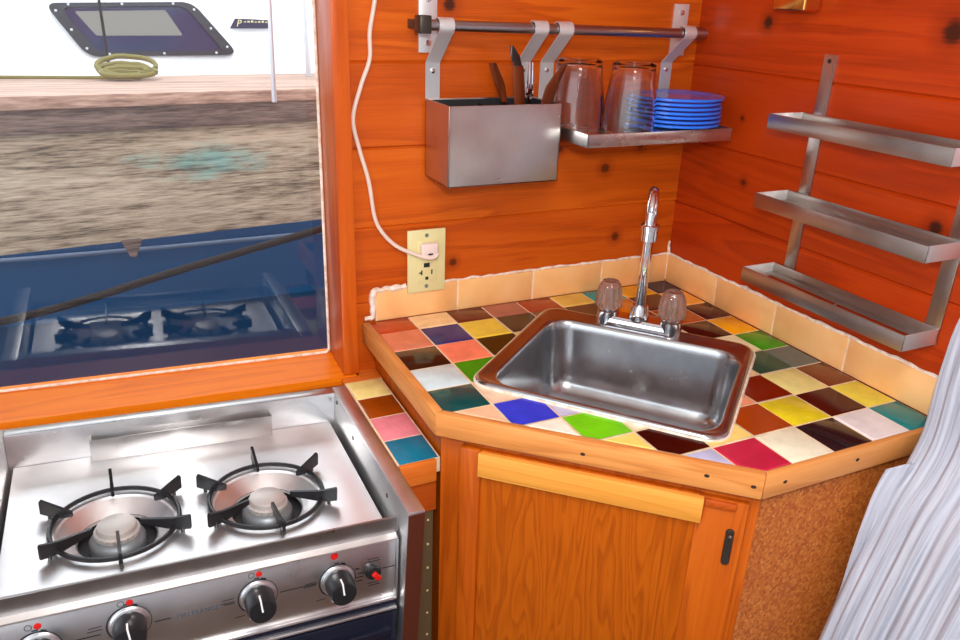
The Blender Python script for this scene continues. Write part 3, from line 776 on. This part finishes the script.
# ------------------------------------------------------------------ hanging rail on the back wall
RY, RZ, RR = -.60, 6.72, .115
rail = thing('hanging_rail', 'long horizontal stainless steel rail mounted on the back wall', 'rail', (-4, 0, 6.1))
m = MB(); m.tube([(-7.66, RY, RZ+.03), (-.74, RY, RZ-.05)], RR, 20); obj('rod', m, M['steel_dark'], rail)
for x0_, x1_, z0_, z1_ in ((-7.52, -7.10, 6.16, 7.45), (-.76, -.33, 6.12, 7.33)):
    m = MB(); m.box(x0_, x1_, .03, .1, z0_, z1_, .01); br = obj('bracket', m, M['strap'], rail)
    xm = (x0_+x1_)/2
    for z in (z0_+.2, z1_-.2):
        m = MB(Matrix.Translation((xm, .03, z)) @ Matrix.Rotation(PI/2, 4, 'X')); m.lathe([(.075, 0), (.065, .025), (.02, .035)], seg=16); obj('screw', m, M['chrome'], br)
for x in (-7.80, -.62):
    xa = x if x < -4 else x-.06
    m = MB()
    if x < -4:
        m.box(xa, xa+.26, -.78, -.42, RZ-.14, RZ+.22, .03); m.box(xa+.02, xa+.4, -.5, .05, RZ-.06, RZ+.12, .02)
        obj('end_clamp', m, M['bronze'], rail)
    else:
        m.tube([(-.72, RY, RZ-.05), (-.36, RY, RZ-.05)], .16, 20); m.tube([(-.36, RY, RZ-.05), (-.28, RY, RZ-.05)], .13, 20); m.box(-.66, -.5, RY+.1, .04, RZ-.1, RZ+.02, .02)
        obj('end_clamp', m, M['steel_dark'], rail)
def strap(xa, xb, zlow, parent, zc, ylow=.06):
    """flat hook that wraps the rail and drops to the wall"""
    pr = []
    for k in range(9):
        a = math.radians(70-(-70+290)*0) if False else math.radians(20+ (250-20)*k/8)
        pr.append((RY - (RR+.03)*math.sin(a-PI/2) if False else RY+(RR+.035)*math.cos(a), zc+(RR+.035)*math.sin(a)))
    # pr runs from behind the rail, over the top, down the front, to underneath
    pr += [(RY+.02, zc-.20), (ylow-.03, 5.99), (ylow, 5.94), (ylow, zlow)]
    th = .022
    P = [Vector(p) for p in pr]; o2 = []
    for i, p in enumerate(P):
        d = (P[min(i+1, len(P)-1)]-P[max(i-1, 0)]).normalized(); o2.append(p+Vector((d.y, -d.x))*th)
    prof = P+o2[::-1]
    m = MB(); m.loft([[(x, y, z) for y, z in prof] for x in (xa, xb)], True, True)
    h = obj('hook', m, M['strap'], parent, angle=50)
    m = MB(Matrix.Translation(((xa+xb)/2, ylow-.02, 5.78)) @ Matrix.Rotation(PI/2, 4, 'X')); m.lathe([(.055, 0), (.05, .02), (.01, .035)], seg=14); obj('rivet', m, M['chrome'], h)
ub = thing('utensil_caddy', 'stainless steel box caddy holding wooden utensils, hung left on the rail', 'caddy', (-6.0, -.65, 3.48))
m = MB()
X0, X1, Y0, Y1, Z0, Z1, T = -7.38, -4.66, -1.38, -.02, 3.48, 5.2, .03
m.box(X0, X1, Y0, Y0+T, Z0, Z1, .008); m.box(X0, X1, Y1-T, Y1, Z0, Z1, .008); m.box(X0, X0+T, Y0, Y1, Z0, Z1, .008); m.box(X1-T, X1, Y0, Y1, Z0, Z1, .008); m.box(X0, X1, Y0, Y1, Z0, Z0+T, .008)
obj('box', m, M['steel_z'], ub)
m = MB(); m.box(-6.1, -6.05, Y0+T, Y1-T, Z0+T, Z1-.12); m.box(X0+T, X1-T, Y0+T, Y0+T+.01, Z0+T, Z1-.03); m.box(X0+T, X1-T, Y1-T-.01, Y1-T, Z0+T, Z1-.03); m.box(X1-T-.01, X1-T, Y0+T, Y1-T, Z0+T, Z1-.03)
obj('divider_and_shade', m, M['dark'], ub)  # divider, plus dark sheets that give the box's inside its shade
strap(-7.36, -7.02, 5.15, ub, RZ+.02); strap(-5.10, -4.76, 5.15, ub, RZ)
# utensils in the box
def blade(mb, path, ws, th, flat=(0.94, 0.33)):
    P = bez(path, 6); n = len(P); f = Vector((flat[0], flat[1], 0)); g_ = Vector((-flat[1], flat[0], 0)); loops = []
    for i, p in enumerate(P):
        t_ = i/(n-1)*(len(ws)-1); k = min(int(t_), len(ws)-2); w_ = ws[k]+(ws[k+1]-ws[k])*(t_-k)
        w_ *= 1.35
        loops.append([p+f*w_*math.cos(a)+g_*th*math.sin(a) for a in (2*PI*j/12 for j in range(12))])
    mb.loft(loops, True, True)
u = thing('wooden_spatula', 'straight brown wooden spatula with a blackened tip, tallest in the steel caddy', 'utensil', (-5.3, -.75, 3.52))
m = MB(); blade(m, [(-5.28, -.75, 3.54), (-5.34, -.75, 4.6), (-5.42, -.75, 5.4), (-5.48, -.75, 5.95)], [.08, .11, .14, .12], .05); obj('handle', m, M['knife_wood'], u)
m = MB(); blade(m, [(-5.48, -.75, 5.93), (-5.56, -.74, 6.15), (-5.65, -.73, 6.36)], [.1, .11, .03], .04); obj('tip', m, M['black_plastic'], u)
u = thing('table_knife', 'dark leaning knife handle at the left of the steel caddy contents', 'utensil', (-5.35, -.35, 3.52))
m = MB(); blade(m, [(-5.3, -.35, 3.54), (-5.5, -.35, 4.7), (-5.58, -.35, 5.15)], [.07, .07, .06], .02); obj('blade', m, M['chrome'], u)
m = MB(); blade(m, [(-5.58, -.35, 5.13), (-5.72, -.35, 5.55), (-5.92, -.35, 5.98)], [.06, .11, .08], .05); obj('handle', m, M['knife_wood'], u)
u = thing('curved_wooden_spoon', 'brown curved wooden spoon handle leaning right out of the steel caddy', 'utensil', (-5.0, -1.0, 3.52))
m = MB(); blade(m, [(-5.1, -1.0, 3.54), (-5.02, -1.0, 4.5), (-4.86, -1.0, 5.1), (-4.72, -1.0, 5.55), (-4.42, -1.0, 6.02)], [.08, .1, .15, .16, .05], .05)
obj('handle', m, M['knife_wood'], u)
u = thing('steel_fork', 'shiny steel fork standing upright between the wooden utensils', 'utensil', (-5.1, -.7, 3.52))
m = MB(); blade(m, [(-4.98, -.5, 3.54), (-5.0, -.5, 4.6), (-5.02, -.5, 5.3)], [.06, .05, .05], .03)
for k in (-1, 0, 1): blade(m, [(-5.02+k*.07, -.5, 5.42), (-5.03+k*.075, -.5, 5.7), (-5.06+k*.075, -.5, 6.0)], [.026, .024, .012], .02)
m.box(-5.12, -4.92, -.53, -.47, 5.28, 5.44, .02)
obj('fork_body', m, M['chrome'], u)

# ------------------------------------------------------------------ glass shelf on the rail
gs = thing('glass_shelf', 'shallow stainless steel shelf holding tumblers and blue plates, hung right on the rail', 'shelf', (-2.4, -1.1, 4.38))
m = MB()
X0, X1, Y0, Y1, Z0, Z1 = -4.48, -.45, -2.25, .04, 4.36, 4.65
m.box(X0, X1, Y0, Y0+.03, Z0, Z1, .008); m.box(X0, X0+.03, Y0, Y1, Z0, Z1, .008); m.box(X1-.03, X1, Y0, Y1, Z0, Z1, .008); m.box(X0, X1, Y1-.03, Y1, Z0, Z1, .008)
obj('rim', m, M['steel'], gs)
m = MB(); m.box(X0+.03, X1-.03, Y0+.03, Y1-.03, Z1-.09, Z1-.03); obj('tray', m, M['steel'], gs)
strap(-4.48, -4.12, 4.6, gs, RZ-.01); strap(-.99, -.65, 4.6, gs, RZ-.04)
ZS = Z1-.03
def tumbler(x, y, label, rb, rt):
    m = MB()
    h = 1.50
    fl = lambda a, z: 1+.012*math.cos(12*a) if z < h*.85 else 1
    prof = [(rb*.99, 0), (rb, .02), (rb*.985, h*.25), (rb*.93, h*.5), (rb*.82, h*.78), (rt*1.08, h*.96), (rt*.9, h), (.02, h-.02),
            (.02, h-.14), (rt*.9, h-.14), (rt*1.02, h*.86), (rb*.78, h*.7), (rb*.88, h*.48), (rb*.93, h*.25), (rb*.945, .02), (rb*.95, 0)]
    loops = []
    for r, z in prof:
        loops.append([(x+r*(fl(a, z))*math.cos(a), y+r*fl(a, z)*math.sin(a), ZS+z) for a in (2*PI*i/72 for i in range(72))])
    m.loft(loops+[loops[0]])
    o = obj('glass_tumbler', m, M['tumbler'], angle=60)
    return tag(o, label, 'glass', 'tumblers on the rail shelf')
tumbler(-3.86, -.70, 'clear upturned glass tumbler on the rail shelf, nearest the steel caddy', .64, .48)
tumbler(-3.02, -1.64, 'clear upturned glass tumbler on the rail shelf, beside the blue plates', .60, .45)
# stack of blue plates
PX, PY, PR = -1.37, -1.12, 1.14
NP = 7
ordn = ['lowest', 'second', 'third', 'fourth', 'fifth', 'sixth', 'topmost']
for k in range(NP):
    z = ZS+.022+.098*k
    m = MB()
    pr_ = [(.02, 0), (.72, 0), (.85, .012), (PR-.03, .02), (PR, .035), (PR+.005, .085), (PR-.03, .097), (PR-.12, .085), (.82, .05), (.7, .03), (.02, .03)]
    jx, jy = random.uniform(-.025, .025), random.uniform(-.025, .025)
    loops = [[(PX+jx+r*math.cos(a), PY+jy+r*math.sin(a), z+zz) for a in (2*PI*i/64 for i in range(64))] for r, zz in pr_]
    m.loft(loops, True, True)
    lab = ('topmost' if k == NP-1 else ordn[k]+(' blue plate from the bottom' if k else ''))
    lab = {0: 'lowest shiny blue plate of the stack on the rail shelf', NP-1: 'topmost shiny blue plate of the stack on the rail shelf'}.get(k, ordn[k]+' shiny blue plate from the bottom of the shelf stack')
    tag(obj('blue_plate', m, M['blue'], angle=50), lab, 'plate', 'blue plates stacked on the rail shelf')

# ------------------------------------------------------------------ three-tier rack on the right wall
rack = thing('wall_rack', 'three-tier stainless steel spice rack on the right wall', 'rack', (.05, -6, 1.35))
for ya, yb in ((-4.40, -4.08), (-8.07, -7.75)):
    m = MB(); m.box(.045, .1, ya, yb, 1.40, 6.45, .01); po = obj('upright', m, M['steel_z'], rack)
    m = MB(Matrix.Translation((.045, (ya+yb)/2, 6.32)) @ Matrix.Rotation(-PI/2, 4, 'Y')); m.lathe([(.05, 0), (.045, .015), (.01, .02)], seg=14); obj('screw', m, M['bronze'], po)
for zt_, zb_ in ((5.22, 4.90), (3.49, 3.17), (1.75, 1.42)):
    m = MB(); T = .028
    XA, XB, YA, YB = -.93, .045, -8.07, -3.78
    m.box(XA, XA+T, YA, YB, zb_, zt_, .006); m.box(XB-T, XB, YA, YB, zt_-.25, zt_, .006)
    tr_ = obj('tray', m, M['steel_y'], rack)
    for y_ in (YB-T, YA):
        m = MB(); m.box(XA+.01, XB-.001, y_, y_+T, zb_+.002, zt_-.002, .004); obj('end_plate', m, M['strap'], tr_)  # paler metal than the tray: the curtain's white reflection put into the colour
    m = MB(); m.box(-.20, XB-T, YA+T, YB-T, zt_-.25, zt_-.22); obj('tray_ledge', m, M['steel_y'], tr_)
    m = MB()
    for x in (-.52, -.64): m.tube([(x, YA+T, zb_+.06), (x, YB-T, zb_+.06)], .022, 8)
    m.tube([(XA+T, -5.9, zb_+.05), (-.2, -5.9, zb_+.06)], .02, 8)
    obj('wire', m, M['chrome'], tr_)
m = MB(); m.box(-.38, .1, -3.70, -2.80, 7.26, 8.3, .05, 3)
tag(obj('brass_wall_fixture', m, M['brass']), 'polished brass fixture on the right wall at the top edge of the photo', 'fixture')

# ------------------------------------------------------------------ curtain
CE = [(-.1, -10.5, 10), (-.15, -10.3, 7.5), (-.22, -9.98, 5.6), (-.3, -9.75, 4.6), (-.72, -9.2, 3.4), (-1.05, -9.02, 2.55), (-1.10, -8.97, 1.47), (-1.06, -8.95, .32), (-1.25, -8.95, -.35), (-1.62, -8.98, -1.0), (-1.95, -9.0, -1.95), (-2.20, -9.0, -2.8), (-2.42, -9.0, -3.7), (-2.7, -9.0, -5.2), (-2.9, -9.0, -7.0), (-3.0, -9.0, -9.0)]
edge = bez(CE, 5)
cur = thing('draped_curtain', 'white ribbed cotton curtain hanging in front of the right end of the counter', 'curtain', (-1.5, -11, -9))
m = MB(); rows = []
NS = 220
for i, e in enumerate(edge):
    t_ = i/(len(edge)-1); L = []
    for j in range(NS+1):
        s = j/NS
        y = e.y-6.5*s
        ph = s*74+1.6*math.sin(s*9)+.25*t_
        amp = (.03+.05*t_)*min(1, s*9+.25)
        x = e.x-.1*math.sin(s*3)+amp*math.sin(ph)+.05*math.sin(ph*2.3+1)*t_+.35*s*s*(-1)
        L.append((x, y, e.z+.02*math.sin(ph)))
    rows.append(L)
m.loft(rows, wrap=False)
cp_ = obj('curtain_panel', m, M['cloth'], cur, angle=180)
md = cp_.modifiers.new('thickness', 'SOLIDIFY'); md.thickness = .0025
LE = bez([(-1.62, -8.86, -.42), (-1.84, -8.88, -.9), (-1.97, -8.9, -1.45), (-2.10, -8.92, -2.4), (-2.16, -8.93, -3.2), (-2.42, -8.95, -4.3), (-2.7, -8.95, -6), (-2.9, -8.95, -9)], 6)
m = MB(); rows = []
for i, e in enumerate(LE):
    t_ = i/(len(LE)-1); L = []
    for j in range(17):
        s = j/16
        drop = .12*(math.sin(PI*min(1, s*1.0)))*(1 if i == 0 else 0)
        if i == 0: s = .22+.5*s
        L.append((e.x+1.0*s*(1-.35*t_), e.y-.30*math.sin(s*PI*.9)-.04*math.sin(s*26)*(.4+t_), e.z+ (.1*math.sin(s*PI) if i < 2 else 0)))
    rows.append(L)
m.loft(rows, wrap=False)
cf = obj('tucked_fold', m, M['cloth'], cur, angle=180)
md = cf.modifiers.new('thickness', 'SOLIDIFY'); md.thickness = .0025

# ------------------------------------------------------------------ outside the window
dock = thing('wooden_dock', 'weathered grey wooden dock edge seen through the window', 'dock', (-14, 10, -1))
DR = Matrix.Translation((-14, 9.3, 0)) @ Matrix.Rotation(math.radians(6), 4, 'Z')
m = MB(DR)
for k in range(4): m.box(-16, 22, .0+1.28*k, 1.25+1.28*k, 3.95, 4.33, .03)
obj('deck_boards', m, M['deck'], dock)
for x in (-15, 20):
    m = MB(DR); m.tube([(x, 3, -13), (x, 3, 4)], .6, 16); obj('piling', m, M['fascia'], dock)
m = MB(DR); m.box(-16, 22, .06, .45, 3.25, 4.0, .03); obj('fascia_board', m, M['fascia'], dock)
m = MB(DR); m.box(-16, 22, .35, 1.0, -.28, 3.32, .04); obj('timber', m, M['beam'], dock)
m = MB(DR @ Matrix.Translation((.35, .15, -.33))); m.loft([[(x, y, z) for x, z in ((-.3, .12), (.3, .12), (.05, -.4), (-.12, -.36))] for y in (-.1, .3)], True, True); obj('wood_cleat', m, M['fascia'], dock)

boat = thing('moored_boat', 'white and blue boat moored beyond the dock', 'boat', (-12, 24, -12))
m = MB()
def hullrow(z, y): return [(x, y+.004*(x+12)**2, z) for x in (-40, -30, -24, -18, -12, -6, 0, 6, 14)]
m.loft([hullrow(z, y) for z, y in ((2.2, 20.0), (-1.4, 20.3), (-4, 20.6), (-8, 21.2), (-13, 22))], wrap=False)
hu = obj('hull', m, M['hull_blue'], boat, angle=180); hu.modifiers.new('thickness', 'SOLIDIFY').thickness = .02
m = MB(); m.loft([hullrow(z, y) for z, y in ((-3.62, 20.16), (-3.80, 20.2))], wrap=False)
ob_ = obj('boot_stripe', m, M['stripe'], boat, angle=180); ob_.modifiers.new('thickness', 'SOLIDIFY').thickness = .006
m = MB(); m.loft([hullrow(z, y) for z, y in ((2.2, 19.9), (2.35, 21.6), (9, 23.0), (9.4, 30), (9.4, 44))], wrap=False)
cb_ = obj('cabin', m, M['gelcoat'], boat, angle=180); cb_.modifiers.new('thickness', 'SOLIDIFY').thickness = .02
m = MB(); m.loft([hullrow(z, y) for z, y in ((2.2, 20.0), (2.2, 23.0))], wrap=False); obj('side_deck', m, M['gelcoat'], boat, angle=180)
# cabin window in the cabin's plane: local x along, z up the slightly raked side
def cabin_pt(z): return 21.6+(z-2.35)*(1.4/6.65)
BWm = Matrix.Translation((0, cabin_pt(5.5)+.0-.0, 5.5)) @ Matrix.Rotation(-math.atan2(1.4, 6.65), 4, 'X')
def rpoly(pts, r, n=6):
    out = []; P = [Vector(p) for p in pts]
    for i in range(len(P)):
        a, b, c = P[i-1], P[i], P[(i+1) % len(P)]
        u1 = (a-b).normalized(); u2 = (c-b).normalized(); p, q = b+u1*r, b+u2*r
        for k in range(n+1):
            t_ = k/n; out.append((1-t_)**2*p+2*t_*(1-t_)*b+t_*t_*q)
    return out
cw = [(-15.60, 1.02), (-9.75, 1.22), (-8.0, -1.0), (-14.25, -1.1)]
m = MB(BWm); ro = rpoly(cw, .5); cen = sum(ro, Vector((0, 0)))/len(ro)
ri = [cen+(p-cen)*.84 for p in ro]
m.loft([[(p.x, y, p.y) for p in ro] for y in (.15, -.10)]+[[(p.x, y, p.y) for p in ri] for y in (-.12, -.02)]); fw = obj('cabin_window', m, M['gasket'], boat)
m = MB(BWm); m.f([m.v(p.x, -.04, p.y) for p in ri]); obj('pane', m, M['tint'], fw)
m = MB(BWm)
inn = [(-14.5, .72), (-10.9, .85), (-10.3, -.2), (-13.8, -.25)]
m.f([m.v(p.x, -.05, p.y) for p in rpoly(inn, .08)]); obj('curtain', m, M['interior'], fw)
m = MB(BWm)
for i in range(0, len(ro), 1):
    pass
for k in range(4):
    for t_ in (.12, .5, .88):
        a, b = Vector(cw[k]), Vector(cw[(k+1) % 4]); p = a+(b-a)*t_; p = cen+(p-cen)*.93
        m.box(p.x-.05, p.x+.05, -.15, -.10, p.y-.05, p.y+.05, .02)
obj('screw', m, M['galv'], fw)
m = MB(BWm); m.loft([[(p[0], y, p[1]) for p in ((-8.25, .13), (-6.3, .16), (-6.3, .52), (-7.98, .56))] for y in (-.02, -.08)], True, True); npz = obj('name_badge', m, plain('navy_badge', rgb(24, 26, 60), .3), boat)
m = MB(BWm @ Matrix.Translation((-7.86, -.1, .34)) @ Matrix.Rotation(PI/2, 4, 'X')); add_text(m, 'P', .42, .3, .006)
m.M = BWm
for k in range(7): m.box(-7.60+.16*k, -7.50+.16*k, -.1, -.085, .40, .44+.02*(k % 3))
obj('lettering', m, plain('pale_lettering', rgb(214, 206, 150), .4), npz)

# ropes, rods
tw = lambda c, r, a0, a1, tilt, n=20: [(c[0]+r*math.cos(a0+(a1-a0)*k/n), c[1]+r*.5*math.sin(a0+(a1-a0)*k/n)+.1*k/n, c[2]+r*tilt*(1+math.sin(a0+(a1-a0)*k/n))+.1) for k in range(n+1)]
rp = thing('coiled_rope', 'yellowish coil of rope lying on the dock boards outside', 'rope', (-14.0, 13.2, 4.33))
m = MB()
for r, tl, dx, dy in ((.78, .22, 0, 0), (.62, .2, .05, -.1), (.92, .3, .1, .1), (.5, .1, 0, -.2), (.85, .12, .12, -.3)):
    m.tube([(x+.05*noise.noise(Vector((x*2, y, r))), y, z+.06*noise.noise(Vector((x*3, z, r*5)))) for x, y, z in tw((-13.1+dx, 13.4+dy, 4.38), r, -.3, 2*PI-.3, tl)], .085, 8)
obj('coil', m, M['rope'], rp)
m = MB(); m.tube(bez([(-22, 13.9, 4.42), (-18, 13.6, 4.43), (-14.2, 13.0, 4.44), (-12.6, 12.9, 4.44)], 8), .06, 8); obj('tail', m, M['rope'], rp)
m = MB(); m.tube([(-13.55, 14.3, 4.45), (-13.6, 15.5, 12)], .05, 8); obj('line', m, M['rope_dark'], rp)
m = MB(); m.tube([(-9.46, 6.5, 4.36), (-9.30, 6.5, 13)], .07, 10)
tag(obj('hanging_rod', m, M['galv']), 'thin pale rod hanging outside the window in front of the dock', 'rod')
m = MB(); m.tube([(-6.68, 14.0, 4.33), (-6.7, 14.0, 14)], .11, 10)
tag(obj('dock_post', m, M['galv']), 'grey metal post standing on the dock near the window frame', 'post')
m = MB(); m.tube(bez([(-26, 6, -2.3), (-17.2, 6, -1.13), (-14.95, 6, -.74), (-12.54, 6, -.19), (-8.44, 6, .65), (-4, 6, 1.6)], 8), .11, 10)
tag(obj('mooring_line', m, M['rope_dark']), 'dark mooring line sagging diagonally below the dock outside', 'rope')
m = MB(); m.box(-70, 50, 1.9, 90, -7.5, -7.0); tag(obj('water', m, M['water']), kind='structure')

# ------------------------------------------------------------------ light
w = bpy.data.worlds.new('overcast_sky'); scene.world = w; w.use_nodes = True
bg = w.node_tree.nodes['Background']; bg.inputs[0].default_value = (0.86, 0.93, 1.0, 1); bg.inputs[1].default_value = 2.8
def lamp(name, kind, loc, energy, size, target=None, color=(1, 1, 1)):
    d = bpy.data.lights.new(name, kind); d.energy = energy; d.color = color
    if kind == 'AREA': d.shape = 'DISK'; d.size = size
    else: d.shadow_soft_size = size
    o = bpy.data.objects.new(name, d); COL.objects.link(o); o.location = W(loc)
    if target is not None: o.rotation_euler = (W(target)-W(loc)).to_track_quat('-Z', 'Y').to_euler()
    return o
CAMP = (-13.841, -16.583, 7.306)
lamp('camera_flash', 'AREA', (-13.6, -16.3, 8.9), 8.0, .10, (-6, -3, 1))
lamp('ceiling_fill', 'AREA', (-12, -16, 14.6), 10, .45, (-12, -16, 0), (1, .95, .88))  # added fill under the ceiling, brightens the cabin and the front wall

# ------------------------------------------------------------------ camera
yaw, pit, rol = 0.45, 0.395, 0.036
CAM = dict(f=772.617)
f_ = Vector((math.sin(yaw)*math.cos(pit), math.cos(yaw)*math.cos(pit), -math.sin(pit)))
r_ = Vector((math.cos(yaw), -math.sin(yaw), 0)); u_ = r_.cross(f_)
r2 = r_*math.cos(rol)+u_*math.sin(rol); u2 = -r_*math.sin(rol)+u_*math.cos(rol)
cd = bpy.data.cameras.new('camera'); cam = bpy.data.objects.new('camera', cd); COL.objects.link(cam)
cd.sensor_width = 36; cd.lens = CAM['f']*36/960; cd.clip_start = .01; cd.clip_end = 100
mw = Matrix((( r2.x, u2.x, -f_.x, 0), (r2.y, u2.y, -f_.y, 0), (r2.z, u2.z, -f_.z, 0), (0, 0, 0, 1)))
mw.translation = W(CAMP); cam.matrix_world = mw
scene.camera = cam
scene.view_settings.view_transform = 'Standard'; scene.view_settings.look = 'None'
scene.view_settings.exposure = 0.08; scene.view_settings.gamma = 1.0; scene.view_settings.use_curve_mapping = False
